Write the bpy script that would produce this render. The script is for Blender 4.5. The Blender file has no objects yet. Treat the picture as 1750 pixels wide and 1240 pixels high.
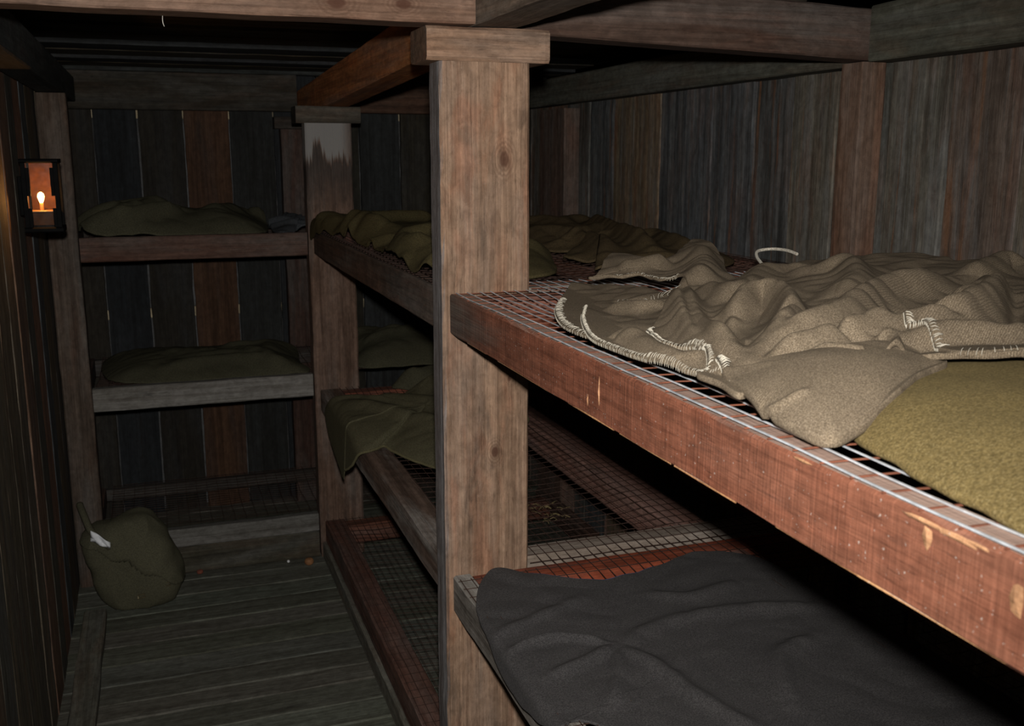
import bpy, math, random
import numpy as np
from mathutils import Vector, noise as mnoise

random.seed(7)
rng = np.random.default_rng(7)
SC = bpy.context.scene
COL = SC.collection


def lin(r, g, b):
    f = lambda c: (c / 255 / 12.92) if c <= 10 else ((c / 255 + .055) / 1.055) ** 2.4
    return (f(r), f(g), f(b))


# ------------------------------------------------------------------ materials
class NT:
    def __init__(s, name):
        s.m = bpy.data.materials.new(name)
        s.m.use_nodes = True
        s.t = s.m.node_tree
        s.b = s.t.nodes['Principled BSDF']
        s.out = s.t.nodes['Material Output']

    def n(s, typ, **kw):
        o = s.t.nodes.new(typ)
        for k, v in kw.items():
            if k.startswith('i_'):
                o.inputs[k[2:].replace('_', ' ')].default_value = v
            else:
                setattr(o, k, v)
        return o

    def l(s, a, b):
        s.t.links.new(a, b)

    def vmath(s, op, a, b):
        o = s.n('ShaderNodeVectorMath', operation=op)
        for i, v in enumerate((a, b)):
            if isinstance(v, (tuple, list)):
                o.inputs[i].default_value = v
            else:
                s.l(v, o.inputs[i])
        return o.outputs[0]

    def math(s, op, a, b=0.0, clamp=False):
        o = s.n('ShaderNodeMath', operation=op, use_clamp=clamp)
        for i, v in enumerate((a, b)):
            if isinstance(v, (int, float)):
                o.inputs[i].default_value = v
            else:
                s.l(v, o.inputs[i])
        return o.outputs[0]

    def noise(s, vec, scale=1., detail=4., rough=.55, dist=0.):
        o = s.n('ShaderNodeTexNoise')
        o.inputs['Scale'].default_value = scale
        o.inputs['Detail'].default_value = detail
        o.inputs['Roughness'].default_value = rough
        o.inputs['Distortion'].default_value = dist
        s.l(vec, o.inputs['Vector'])
        return o.outputs['Fac']

    def ramp(s, fac, a, b, lo=0., hi=1.):
        o = s.n('ShaderNodeMapRange', interpolation_type='SMOOTHSTEP')
        o.inputs['From Min'].default_value = a
        o.inputs['From Max'].default_value = b
        o.inputs['To Min'].default_value = lo
        o.inputs['To Max'].default_value = hi
        s.l(fac, o.inputs['Value'])
        return o.outputs[0]

    def mix(s, fac, a, b, mode='MIX'):
        o = s.n('ShaderNodeMix', data_type='RGBA', blend_type=mode)
        for sock, v in ((o.inputs[0], fac), (o.inputs[6], a), (o.inputs[7], b)):
            if isinstance(v, (int, float)):
                sock.default_value = v
            elif isinstance(v, (tuple, list)):
                sock.default_value = (*v[:3], 1)
            else:
                s.l(v, sock)
        return o.outputs[2]

    def bump(s, h, strength, dist):
        o = s.n('ShaderNodeBump')
        o.inputs['Strength'].default_value = strength
        o.inputs['Distance'].default_value = dist
        s.l(h, o.inputs['Height'])
        s.l(o.outputs[0], s.b.inputs['Normal'])


def wood(name, axis, blot=9, red=0., side_grey=0., worn_top=None, end_grey=None, weather=.35, weather_col=(.17, .17, .16), streak=0., streak_col=(.22, .09, .035),
         dark=.5, saw=0., knots=(), stain=None, rough=.82, fine=.3, spots=0.):
    """Old sawn timber. The base colour comes from each timber's own 'tint', the grain runs along `axis`."""
    N = NT(name)
    tc = N.n('ShaderNodeNewGeometry').outputs['Position']
    seed = N.n('ShaderNodeAttribute', attribute_name='seed').outputs['Fac']
    tint = N.n('ShaderNodeAttribute', attribute_name='tint').outputs['Color']
    off = N.n('ShaderNodeCombineXYZ')
    for i, k in enumerate((31.7, 17.3, 11.9)):
        N.l(N.math('MULTIPLY', seed, k), off.inputs[i])
    P = N.vmath('ADD', tc, off.outputs[0])
    ai = 'xyz'.index(axis)
    sc = lambda a, c: tuple(a if i == ai else c for i in range(3))
    # gentle wander of the grain
    g = N.noise(N.vmath('MULTIPLY', P, sc(1.6, 34)), 1., 7., .62, .9)
    fl = N.noise(N.vmath('MULTIPLY', P, sc(5, 230)), 1., 3., .6, .2)
    bl = N.noise(N.vmath('MULTIPLY', P, sc(1.3, blot)), 1., 5., .6, .6)
    bl2 = N.noise(N.vmath('MULTIPLY', P, sc(.9, 16)), 1., 5., .62, .5)
    c = N.mix(N.ramp(g, .28, .72), N.mix(1., tint, (dark, dark * .95, dark * .9), 'MULTIPLY'), tint)
    c = N.mix(N.ramp(fl, .35, .75, 0, fine), c, N.mix(1., c, (.45, .42, .4), 'MULTIPLY'))
    c = N.mix(N.ramp(bl, .42, .72, 0, weather), c, weather_col)
    if streak:
        c = N.mix(N.ramp(bl2, .55, .68, 0, streak), c, streak_col)
    dk = N.noise(N.vmath('MULTIPLY', P, sc(2.2, 11)), 1.7, 5., .65, .4)
    c = N.mix(N.ramp(dk, .58, .78, 0, .65), c, (.02, .017, .015))
    if red:     # warm and cool patches of old finish
        rp = N.noise(N.vmath('MULTIPLY', P, sc(2.6, 13)), 1.3, 4., .6, .5)
        c = N.mix(N.ramp(rp, .48, .66, 0, red), c, N.mix(1., c, (1.12, .80, .68), 'MULTIPLY'))
        c = N.mix(N.ramp(rp, .46, .30, 0, red), c, N.mix(1., c, (.80, .88, .95), 'MULTIPLY'))
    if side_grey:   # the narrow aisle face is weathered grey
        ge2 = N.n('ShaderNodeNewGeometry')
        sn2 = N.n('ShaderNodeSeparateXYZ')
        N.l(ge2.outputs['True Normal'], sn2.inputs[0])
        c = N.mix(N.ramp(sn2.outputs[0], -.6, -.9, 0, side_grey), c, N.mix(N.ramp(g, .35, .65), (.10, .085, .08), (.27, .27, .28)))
    # dirt blotches, pores and short dark checks
    dirt = N.noise(N.vmath('MULTIPLY', P, sc(1., 1.6)), 26, 6., .7, .4)
    c = N.mix(N.ramp(dirt, .34, .62, .6, 0), c, N.mix(1., c, (.52, .50, .48), 'MULTIPLY'))
    c = N.mix(N.ramp(dirt, .56, .75, 0, .45), c, N.mix(1., c, (1.5, 1.48, 1.45), 'MULTIPLY'))
    pore = N.noise(N.vmath('MULTIPLY', P, sc(28, 330)), 1., 3., .65)
    c = N.mix(N.ramp(pore, .58, .70, 0, .55), c, N.mix(1., c, (.35, .32, .3), 'MULTIPLY'))
    ring_ = N.noise(N.vmath('MULTIPLY', P, sc(1.1, 75)), 1., 2., .5, 1.6)
    c = N.mix(N.ramp(ring_, .52, .62, 0, .4), c, N.mix(1., c, (.55, .5, .46), 'MULTIPLY'))
    h = N.math('ADD', N.math('MULTIPLY', g, .5), N.math('MULTIPLY', fl, .35))
    h = N.math('SUBTRACT', h, N.math('MULTIPLY', pore, .3))
    if saw:   # saw marks across the board
        s1 = N.noise(N.vmath('MULTIPLY', P, sc(230, 9)), 1., 3., .6, .3)
        s2 = N.noise(N.vmath('MULTIPLY', P, sc(60, 4)), 1., 3., .6, .3)
        sm = N.math('ADD', N.math('MULTIPLY', s1, .6), N.math('MULTIPLY', s2, .4))
        c = N.mix(N.ramp(sm, .45, .72, 0, saw), c, N.mix(1., c, (2.1, 2.2, 2.3), 'MULTIPLY'))
        c = N.mix(N.ramp(sm, .3, .45, saw, 0), c, N.mix(1., c, (.45, .4, .4), 'MULTIPLY'))
        h = N.math('ADD', h, N.math('MULTIPLY', sm, .8))
    if spots:
        sp = N.noise(P, 210, 2., .5)
        c = N.mix(N.ramp(sp, .68, .74, 0, spots), c, (.5, .45, .4))
    for (kx, ky, kz, r) in knots:
        d = N.n('ShaderNodeVectorMath', operation='DISTANCE')
        N.l(N.vmath('MULTIPLY', tc, sc(.62, 1)), d.inputs[0])
        d.inputs[1].default_value = tuple(v * (.62 if i == ai else 1) for i, v in enumerate((kx, ky, kz)))
        dn = N.math('ADD', d.outputs['Value'], N.math('MULTIPLY', N.math('SUBTRACT', fl, .5), r * .5))
        ring = N.n('ShaderNodeMath', operation='SINE')
        N.l(N.math('MULTIPLY', dn, 15 / r), ring.inputs[0])
        rr = N.math('MULTIPLY', N.ramp(ring.outputs[0], -1, 1, .0, .35), N.ramp(dn, r * 1.1, r * 2.4, 1, 0))
        c = N.mix(rr, c, (.07, .035, .02))
        c = N.mix(N.ramp(dn, r * .35, r * 1.05, .78, 0), c, (.06, .022, .012))
    if stain:   # pale bloom running down from the top, dark damp wedge below it
        z0, z1, col, x0, x1 = stain
        sx = N.n('ShaderNodeSeparateXYZ')
        N.l(tc, sx.inputs[0])
        drip = N.noise(N.vmath('MULTIPLY', tc, (110, 110, 1.2)), 1., 3., .6)
        zz = N.math('ADD', sx.outputs[2], N.math('MULTIPLY', N.math('SUBTRACT', drip, .5), .16))
        xm = N.math('ABSOLUTE', N.math('SUBTRACT', sx.outputs[0], x0))
        zz = N.math('ADD', zz, N.math('MULTIPLY', N.math('MINIMUM', xm, .035), 2.6))
        c = N.mix(N.math('MULTIPLY', N.ramp(zz, z0 - .012, z0 + .012, .8, 0), N.ramp(sx.outputs[2], 1.42, 1.68, 0, 1)), c, N.mix(N.ramp(fl, .3, .7), (.02, .018, .017), (.06, .052, .047)))
        c = N.mix(N.math('MULTIPLY', N.ramp(zz, z0, z0 + .03, 0, .9), N.ramp(sx.outputs[0], x1, x1 + .05, 1, .25)), c, col)
    if end_grey:   # greyed, dirty length of timber from y0 to y1
        sy_ = N.n('ShaderNodeSeparateXYZ')
        N.l(tc, sy_.inputs[0])
        yy = N.math('ADD', sy_.outputs[1], N.math('MULTIPLY', N.math('SUBTRACT', bl, .5), .9))
        c = N.mix(N.ramp(yy, end_grey[0], end_grey[1], 0, .85), c, N.mix(N.ramp(fl, .3, .7), (.06, .05, .042), (.14, .12, .10)))
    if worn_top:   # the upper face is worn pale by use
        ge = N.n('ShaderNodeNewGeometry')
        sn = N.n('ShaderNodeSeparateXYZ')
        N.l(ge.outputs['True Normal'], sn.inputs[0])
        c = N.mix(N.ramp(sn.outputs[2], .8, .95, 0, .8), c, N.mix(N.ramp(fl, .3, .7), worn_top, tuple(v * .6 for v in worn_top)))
    N.l(c, N.b.inputs['Base Color'])
    N.b.inputs['Roughness'].default_value = rough
    N.b.inputs['Specular IOR Level'].default_value = .22
    N.bump(h, .55, .004)
    return N.m


def wool(name, col, fleck, dark, rib=.0, scale=620, rib_scale=75, rib_rot=.6, fl=.6, nap=.4, bump=.35):
    N = NT(name)
    tc = N.n('ShaderNodeTexCoord').outputs['Object']
    sp = N.noise(tc, scale, 2., .6)
    sp2 = N.noise(tc, scale * .5, 3., .65)
    big = N.noise(tc, 11, 4., .6)
    c = N.mix(N.ramp(sp2, .3, .7), dark, col)
    c = N.mix(N.ramp(sp, .5, .74, 0, fl), c, fleck)
    c = N.mix(N.ramp(sp, .46, .25, 0, .55), c, N.mix(1., dark, (.6, .6, .6), 'MULTIPLY'))
    c = N.mix(N.ramp(big, .35, .7, 0, .4), c, N.mix(1., c, (.72, .72, .74), 'MULTIPLY'))
    h = N.math('ADD', N.math('MULTIPLY', sp, .5), N.math('MULTIPLY', sp2, .5))
    if rib:
        mp = N.n('ShaderNodeMapping')
        mp.inputs['Rotation'].default_value = (0, 0, rib_rot)
        N.l(tc, mp.inputs['Vector'])
        w = N.n('ShaderNodeTexWave', wave_type='BANDS', bands_direction='X')
        w.inputs['Scale'].default_value = rib_scale
        w.inputs['Distortion'].default_value = 2.2
        w.inputs['Detail'].default_value = 2
        w.inputs['Detail Scale'].default_value = .6
        N.l(mp.outputs[0], w.inputs['Vector'])
        msk = N.ramp(N.noise(tc, 7, 2., .5), .42, .6, 0, rib)
        c = N.mix(N.math('MULTIPLY', N.ramp(w.outputs['Fac'], .5, .1, 0, .6), msk), c, N.mix(1., dark, (.65, .65, .65), 'MULTIPLY'))
        h = N.math('ADD', h, N.math('MULTIPLY', N.math('MULTIPLY', w.outputs['Fac'], msk), .7))
    N.l(c, N.b.inputs['Base Color'])
    N.b.inputs['Roughness'].default_value = .95
    N.b.inputs['Specular IOR Level'].default_value = .08
    N.b.inputs['Sheen Weight'].default_value = nap
    N.b.inputs['Sheen Roughness'].default_value = .6
    N.b.inputs['Sheen Tint'].default_value = (*fleck, 1)
    N.bump(h, bump, .0025)
    return N.m


def plain(name, col, rough=.6, metal=0., spec=.3, emit=None, var=.35, scale=40):
    N = NT(name)
    tc = N.n('ShaderNodeTexCoord').outputs['Object']
    f = N.noise(tc, scale, 4., .6)
    c = N.mix(N.ramp(f, .3, .7, 0, 1), tuple(v * (1 - var) for v in col), tuple(v * (1 + var * .4) for v in col))
    N.l(c, N.b.inputs['Base Color'])
    N.b.inputs['Roughness'].default_value = rough
    N.b.inputs['Metallic'].default_value = metal
    N.b.inputs['Specular IOR Level'].default_value = spec
    if emit:
        N.b.inputs['Emission Color'].default_value = (*emit[0], 1)
        N.b.inputs['Emission Strength'].default_value = emit[1]
    return N.m


def glass(name):
    N = NT(name)
    tr = N.n('ShaderNodeBsdfTransparent')
    tr.inputs[0].default_value = (.93, .9, .86, 1)
    gl = N.n('ShaderNodeBsdfGlossy')
    gl.inputs['Roughness'].default_value = .08
    tc = N.n('ShaderNodeTexCoord').outputs['Object']
    fac = N.ramp(N.noise(tc, 60, 3.), .3, .8, .03, .09)
    mx = N.n('ShaderNodeMixShader')
    N.l(fac, mx.inputs[0])
    N.l(tr.outputs[0], mx.inputs[1])
    N.l(gl.outputs[0], mx.inputs[2])
    N.l(mx.outputs[0], N.out.inputs['Surface'])
    return N.m


# ------------------------------------------------------------------ geometry
class Geo:
    def __init__(s):
        s.v, s.f, s.t, s.s, s.mi = [], [], [], [], []

    def add(s, verts, faces, tint=(.5, .5, .5), seed=0., mi=0):
        o = len(s.v)
        s.v += [tuple(p) for p in verts]
        s.f += [tuple(i + o for i in q) for q in faces]
        s.mi += [mi] * len(faces)
        s.t += [tint] * len(verts)
        s.s += [seed] * len(verts)

    def timber(s, a, b, w, h, tint, up=(0, 0, 1), seg=None, jit=.0015, ch=.004, seed=None):
        """A squared timber between the middles of its two end faces; w across, h along `up`; worn, chamfered edges."""
        a, b, up = Vector(a), Vector(b), Vector(up)
        d = (b - a)
        L = d.length
        d.normalize()
        u = d.cross(up).normalized()
        vv = u.cross(d).normalized()
        seg = seg or max(2, int(L / .05))
        seed = random.random() * 9 if seed is None else seed
        ch = min(ch, w * .3, h * .3)
        hw, hh = w / 2, h / 2
        prof = [(-hw + ch, -hh), (hw - ch, -hh), (hw, -hh + ch), (hw, hh - ch), (hw - ch, hh), (-hw + ch, hh), (-hw, hh - ch), (-hw, -hh + ch)]
        V, F = [], []
        for i in range(seg + 1):
            t = i / seg
            e = min(1, min(t, 1 - t) * L / .004 + .0)
            for k, (x, y) in enumerate(prof):
                p = a + d * (L * t)
                q = mnoise.noise(Vector((t * L * 9 + seed * 13, k // 2 * 5.1, seed))) * jit + mnoise.noise(Vector((t * L * 45 + seed, k // 2 * 7.7, 3))) * jit * .6
                r = mnoise.noise(Vector((t * L * 7 + seed * 5, k // 2 * 3.3, 9.))) * jit
                sh = 1 if i not in (0, seg) else 1 - ch * .35 / max(w, h)
                V.append(p + u * (x * sh + q) + vv * (y * sh + r))
        n = 8
        for i in range(seg):
            for k in range(n):
                F.append((i * n + k, i * n + (k + 1) % n, (i + 1) * n + (k + 1) % n, (i + 1) * n + k))
        F = [q[::-1] for q in F]
        s.add(V, F, tint, seed)
        s.add(V[:n] + V[-n:], [tuple(range(n)), tuple(n + k for k in range(n))[::-1]], tuple(c_ * .42 for c_ in tint), seed + 3.3)

    def box(s, x0, x1, y0, y1, z0, z1, tint=(.5, .5, .5), axis='x', **kw):
        c = ((x0 + x1) / 2, (y0 + y1) / 2, (z0 + z1) / 2)
        if axis == 'x':
            s.timber((x0, c[1], c[2]), (x1, c[1], c[2]), y1 - y0, z1 - z0, tint, **kw)
        elif axis == 'y':
            s.timber((c[0], y0, c[2]), (c[0], y1, c[2]), x1 - x0, z1 - z0, tint, **kw)
        else:
            s.timber((c[0], c[1], z0), (c[0], c[1], z1), x1 - x0, y1 - y0, tint, up=(0, 1, 0), **kw)

    def tube(s, pts, r, n=4, tint=(.5, .5, .5), mi=0, caps=True):
        P = [Vector(p) for p in pts]
        m = len(P)
        V, F = [], []
        for i, p in enumerate(P):
            d = (P[min(i + 1, m - 1)] - P[max(i - 1, 0)]).normalized()
            ref = Vector((0, 0, 1)) if abs(d.z) < .9 else Vector((1, 0, 0))
            u = d.cross(ref).normalized()
            w = u.cross(d)
            rr = r[i] if isinstance(r, (list, tuple)) else r
            for k in range(n):
                an = 2 * math.pi * (k + .5) / n
                V.append(p + u * (math.cos(an) * rr) + w * (math.sin(an) * rr))
        for i in range(m - 1):
            for k in range(n):
                F.append((i * n + k, i * n + (k + 1) % n, (i + 1) * n + (k + 1) % n, (i + 1) * n + k))
        if caps:
            F.append(tuple(range(n))[::-1])
            F.append(tuple((m - 1) * n + k for k in range(n)))
        s.add(V, F, tint, 0, mi)

    def build(s, name, mats, parent=None, smooth=False, origin=None):
        me = bpy.data.meshes.new(name)
        o0 = Vector(origin) if origin else Vector((0, 0, 0))
        base = parent.matrix_world.translation if parent else Vector((0, 0, 0))
        off = np.array(base) if parent else np.array(o0)
        V = np.array(s.v, float) - off
        me.from_pydata(V.tolist(), [], s.f)
        if not isinstance(mats, (list, tuple)):
            mats = [mats]
        for m in mats:
            me.materials.append(m)
        me.polygons.foreach_set('material_index', s.mi)
        ca = me.attributes.new('tint', 'FLOAT_COLOR', 'POINT')
        ca.data.foreach_set('color', np.c_[np.array(s.t, float), np.ones(len(s.t))].astype(np.float32).ravel())
        sa = me.attributes.new('seed', 'FLOAT', 'POINT')
        sa.data.foreach_set('value', np.array(s.s, np.float32))
        if smooth:
            me.polygons.foreach_set('use_smooth', [True] * len(me.polygons))
        me.update()
        o = bpy.data.objects.new(name, me)
        COL.objects.link(o)
        if parent:
            o.parent = parent
        else:
            o.location = o0
        return o


def tag(o, label=None, cat=None, group=None, kind=None):
    if label:
        o['label'] = label
    if cat:
        o['category'] = cat
    if group:
        o['group'] = group
    if kind:
        o['kind'] = kind
    return o


def thing(name, loc, label, cat, group=None):
    o = bpy.data.objects.new(name, None)
    o.empty_display_size = .05
    COL.objects.link(o)
    o.location = loc
    bpy.context.view_layer.update()
    return tag(o, label, cat, group)


def vary(c, a=.12, hue=.05):
    k = 1 + random.uniform(-a, a)
    return tuple(max(.003, v * k * (1 + random.uniform(-hue, hue))) for v in c)


# palettes (base colours of the timbers)
BROWN = (.30, .185, .125)
RED = (.225, .082, .046)
GREY = (.27, .245, .215)
OLIVE = (.15, .14, .11)
DARK = (.075, .062, .05)

Wx = wood('timber_across', 'x', red=.4)
Wy = wood('timber_along', 'y', red=.4)
Wz = wood('timber_upright', 'z', red=.4)
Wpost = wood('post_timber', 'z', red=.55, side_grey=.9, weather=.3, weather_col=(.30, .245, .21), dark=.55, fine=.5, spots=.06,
             knots=((.724, 2.1, 1.69, .016), (.70, 2.1, 1.03, .012), (.735, 2.1, 1.20, .006)))
Wfar = wood('weathered_post_timber', 'z', dark=.5, stain=(1.755, 1.9, (.24, .235, .225), .628, .715))
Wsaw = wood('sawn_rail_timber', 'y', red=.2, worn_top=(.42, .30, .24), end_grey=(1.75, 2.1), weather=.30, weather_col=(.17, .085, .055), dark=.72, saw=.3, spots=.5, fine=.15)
Wgrey = wood('grey_rail_timber', 'y', weather=.75, weather_col=(.44, .43, .40), dark=.4, fine=.4)
Wgreyx = wood('grey_cross_timber', 'x', weather=.4, weather_col=(.28, .27, .255), dark=.6)
Wknot = wood('knotty_beam_timber', 'x', red=.5, weather=.3, weather_col=(.33, .25, .2), dark=.6,
             knots=((.365, 2.07, 1.992, .016), (.50, 2.07, 1.996, .014)))
Wwall = wood('wall_board_timber', 'z', blot=24, red=.5, weather=.6, weather_col=(.20, .20, .195), streak=.8, streak_col=(.19, .095, .05), dark=.42, fine=.55)
Wleft = wood('left_board_timber', 'z', weather=.35, weather_col=(.07, .072, .08), streak=.5, streak_col=(.13, .065, .035), dark=.45, fine=.4)
Wend = wood('end_board_timber', 'z', weather=.3, weather_col=(.05, .055, .06), dark=.55)
Wfloor = wood('floor_board_timber', 'x', weather=.3, weather_col=(.2, .2, .17), dark=.6, fine=.35)
Wceil = wood('ceiling_board_timber', 'x', weather=.3, weather_col=(.12, .12, .12))
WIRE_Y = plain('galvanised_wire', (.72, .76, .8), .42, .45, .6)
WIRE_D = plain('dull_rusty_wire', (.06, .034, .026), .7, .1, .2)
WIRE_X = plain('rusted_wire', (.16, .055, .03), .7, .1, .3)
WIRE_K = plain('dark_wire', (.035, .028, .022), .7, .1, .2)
METAL = plain('black_iron', (.003, .003, .003), .7, 0, .06)

# ------------------------------------------------------------------ room shell
g = Geo()
y = -.6
while y < 4.86:
    w = random.choice((.105, .12, .13, .14))
    dz = random.uniform(-.0025, .0)
    g.box(-.42, 1.85, y + .003, y + w - .004, -.03 + dz, 0 + dz, vary((.16, .165, .13), .14), 'x', jit=.003, ch=.002, seg=40)
    y += w
tag(g.build('floor', Wfloor), 'worn grey floor boards of the aisle', kind='structure')

# ceiling boards, running across, sinking towards the far end
cz = lambda y: 2.165 - .040 * (y - 2.1)
g = Geo()
y = -.6
k = 0
while y < 4.95:
    w = random.uniform(.17, .22)
    dz = (.0, .006, .002, .008)[k % 4]
    g.timber((-.45, y + w / 2, cz(y) + .02 + dz), (1.9, y + w / 2, cz(y) + .02 + dz), w - .006, .03, vary(((.05, .055, .055), (.09, .075, .05))[k % 2], .25), jit=.002, ch=.002)
    y += w
    k += 1
tag(g.build('ceiling', Wceil), 'dark ceiling boards running across the room', kind='structure')

# end wall: upright boards with narrow light gaps in front of paler sheathing and battens
g = Geo()
gaps = [-.46, -.237, -.047, .150, .352, .553, .755, .955, 1.157, 1.36, 1.56, 1.84]
tints = [(.07, .06, .045), (.035, .04, .045), (.052, .045, .034), (.16, .082, .045), (.048, .05, .046), (.045, .05, .055),
         (.06, .055, .04), (.055, .06, .06), (.075, .065, .045), (.06, .05, .04), (.07, .06, .05)]
for i in range(len(gaps) - 1):
    g.timber(((gaps[i] + gaps[i + 1]) / 2, 4.935, -.03), ((gaps[i] + gaps[i + 1]) / 2, 4.935, 2.10), gaps[i + 1] - gaps[i] - (.0035, .007, .008, .006, .005, .004)[i % 6], .025,
             tuple(v * .62 for v in tints[i]), up=(0, 1, 0), jit=.003, ch=.002, seg=44)
b = g.build('wall_back', Wend)
tag(b, 'end wall of dark upright boards with pale gaps', kind='structure')
g = Geo()
g.box(-.46, 1.84, 4.985, 5.0, -.03, 2.1, (.15, .155, .16), 'z', jit=0)
for z in (1.885, .972):
    g.box(-.46, 1.84, 4.952, 4.984, z - .025, z + .02, (.85, .72, .48), 'x', jit=.001)
g.build('sheathing', wood('pale_sheathing', 'z', weather=.2, weather_col=(.3, .3, .3)), b)

# right wall of upright boards
g = Geo()
edges = [4.98, 4.812, 4.60, 4.383, 4.092, 3.86, 3.674, 3.446, 3.251, 3.065, 2.82, 2.613, 2.404, 2.187, 1.98, 1.754, 1.54, 1.33, 1.12, .9, .68, .45, .22, 0, -.3, -.6]
cols = [(.10, .085, .065), (.12, .10, .075), (.16, .10, .07), (.10, .10, .09), (.085, .095, .10), (.17, .135, .09), (.19, .14, .09),
        (.065, .07, .075), (.085, .092, .10), (.085, .09, .095), (.08, .082, .08), (.17, .155, .125), (.14, .14, .12), (.16, .15, .125),
        (.16, .12, .095), (.20, .165, .12), (.16, .11, .08)]
for i in range(len(edges) - 1):
    a, b2 = edges[i], edges[i + 1]
    t = tuple(v * (1.45 if i < 10 else 1.22) for v in cols[i]) if i < len(cols) else vary((.17, .14, .105), .2)
    dx = random.uniform(-.007, .005)
    g.timber((1.825 + dx, (a + b2) / 2, -.03), (1.825 + dx, (a + b2) / 2, 2.0), .028, (a - b2) - .004, t, up=(0, 1, 0), jit=.003, ch=.003, seg=44)
tag(g.build('wall_right', Wwall), 'wall of weathered upright boards behind the bunks', kind='structure')

# left wall boards
g = Geo()
y = .9
i = 0
lc = [(.12, .1, .07), (.10, .085, .06), (.15, .12, .085), (.16, .10, .065), (.09, .085, .07), (.22, .125, .08), (.085, .09, .10), (.12, .09, .06), (.08, .075, .065), (.10, .08, .055)]
while y < 4.9:
    w = .19 if i % 2 else .155
    dx = random.uniform(-.003, .002)
    g.timber((-.40 + dx, y + w / 2, -.03), (-.40 + dx, y + w / 2, 2.1), .028, w - .005, tuple(v * 1.5 for v in vary(lc[i % 10], .1)), up=(0, 1, 0), jit=.0015, ch=.002, seg=44)
    y += w
    i += 1
tag(g.build('wall_left', Wleft), 'dark left wall of upright boards', kind='structure')

g = Geo()
g.box(-.352, -.272, .8, 3.80, 0.0, .035, (.17, .165, .13), 'y', jit=.003)
tag(g.build('baseboard_left', Wy), 'grey-brown timber lying along the foot of the left wall', kind='structure')


# ------------------------------------------------------------------ posts
def post(name, x0, x1, y0, y1, z0, z1, cap, tint, ctint, mat, label):
    t = thing(name, ((x0 + x1) / 2, (y0 + y1) / 2, z0), label, 'post', 'bunk posts')
    q = Geo()
    q.box(x0, x1, y0, y1, z0, z1, tint, 'z', jit=.0025, ch=.006)
    q.build('shaft', mat, t)
    q = Geo()
    q.box(cap[0], cap[1], cap[2], cap[3], z1 + .0005, cap[4], ctint, 'x', jit=.002, ch=.007, seg=24)
    q.build('cap', Wx, t)
    return t


post('bunk_post', .581, .784, 2.099, 2.187, .001, 1.892, (.553, .827, 2.093, 2.232, 1.962), (.365, .235, .155), (.40, .24, .15), Wpost,
     'thick reddish brown bunk post with a block cap, nearest the camera')
post('bunk_post', .579, .765, 4.094, 4.18, .001, 1.822, (.546, .803, 4.088, 4.225, 1.887), (.20, .125, .09), (.105, .09, .065), Wfar,
     'dim bunk post with a pale weather-stained top, at the far end of the aisle')


def single_post(name, dims, tint, mat, label, cap=None, ctint=None):
    x0, x1, y0, y1, z0, z1 = dims
    q = Geo()
    q.box(x0, x1, y0, y1, z0, z1, tint, 'z', jit=.002, ch=.004)
    if not cap:
        return tag(q.build(name, mat, origin=((x0 + x1) / 2, (y0 + y1) / 2, z0)), label, 'post', 'wall posts')
    t = thing(name, ((x0 + x1) / 2, (y0 + y1) / 2, z0), label, 'post', 'wall posts')
    q.build('shaft', mat, t)
    q = Geo()
    q.box(*cap, ctint or tint, 'x', jit=.002)
    q.build('cap', Wx, t)


single_post('wall_post', (-.383, -.279, 4.101, 4.18, .001, 1.92), (.13, .095, .072), Wz, 'brown wall post just behind the lit lantern')
single_post('wall_post', (.575, .685, 4.842, 4.918, .001, 1.815), (.085, .048, .036), Wz, 'reddish post against the end wall, half hidden by the stained bunk post',
            (.548, .70, 4.838, 4.918, 1.816, 1.872), (.07, .06, .05))
single_post('wall_post', (1.73, 1.806, 2.205, 2.293, .001, 1.932), (.23, .135, .09), Wz, 'rusty brown post on the board wall above the stitched blanket')
single_post('wall_post', (1.73, 1.806, 4.20, 4.50, .001, 1.90), (.17, .115, .09), Wz, 'wide pinkish brown post on the board wall, seen just past the near bunk post')

# ------------------------------------------------------------------ overhead beams


def beam(name, a, b, w, h, tint, mat, label, **kw):
    q = Geo()
    q.timber(a, b, w, h, tint, **kw)
    mid = (Vector(a) + Vector(b)) / 2
    return tag(q.build(name, mat, origin=mid), label, 'beam', 'wall plates' if name == 'wall_plate' else 'ceiling beams')


beam('ceiling_beam', (-.45, 2.113, 2.037), (.652, 2.113, 2.037), .088, .147, (.235, .14, .095), Wknot, 'knotty reddish beam crossing above the aisle to the near post cap', jit=.002)
beam('ceiling_beam', (.706, -.4, 2.037), (.706, 2.24, 2.037), .105, .147, (.20, .15, .11), Wy, 'beam coming forward from the near post cap towards the camera', jit=.003)
beam('ceiling_beam', (.712, 2.245, 2.015), (.712, 4.9, 1.925), .10, .13, (.48, .19, .065), Wy, 'lantern-lit orange brown beam running back from the near post cap to the far one')  # tint pushed to orange, carrying part of the lantern's glow in the colour
beam('ceiling_beam', (.765, 2.235, 2.027), (1.795, 2.235, 1.995), .088, .125, (.135, .085, .064), Wx, 'reddish beam from the near post cap across the bunk to the board wall', jit=.002)
beam('wall_plate', (1.77, -.2, 1.998), (1.77, 2.188, 1.998), .08, .136, (.135, .135, .105), Wy, 'grey-green beam along the top of the board wall, near part')
beam('wall_plate', (1.78, 2.285, 1.985), (1.78, 4.83, 1.980), .075, .12, (.125, .125, .10), Wy, 'grey-green beam along the top of the board wall, beyond the crossing beam')
beam('wall_plate', (-.44, 4.875, 1.976), (.655, 4.875, 1.976), .08, .162, (.052, .043, .03), Wx, 'dark beam along the top of the end wall')
beam('wall_plate', (.77, 4.875, 1.972), (1.74, 4.875, 1.972), .08, .16, (.13, .075, .05), Wx, 'brown beam on the end wall behind the far bunk post')
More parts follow.
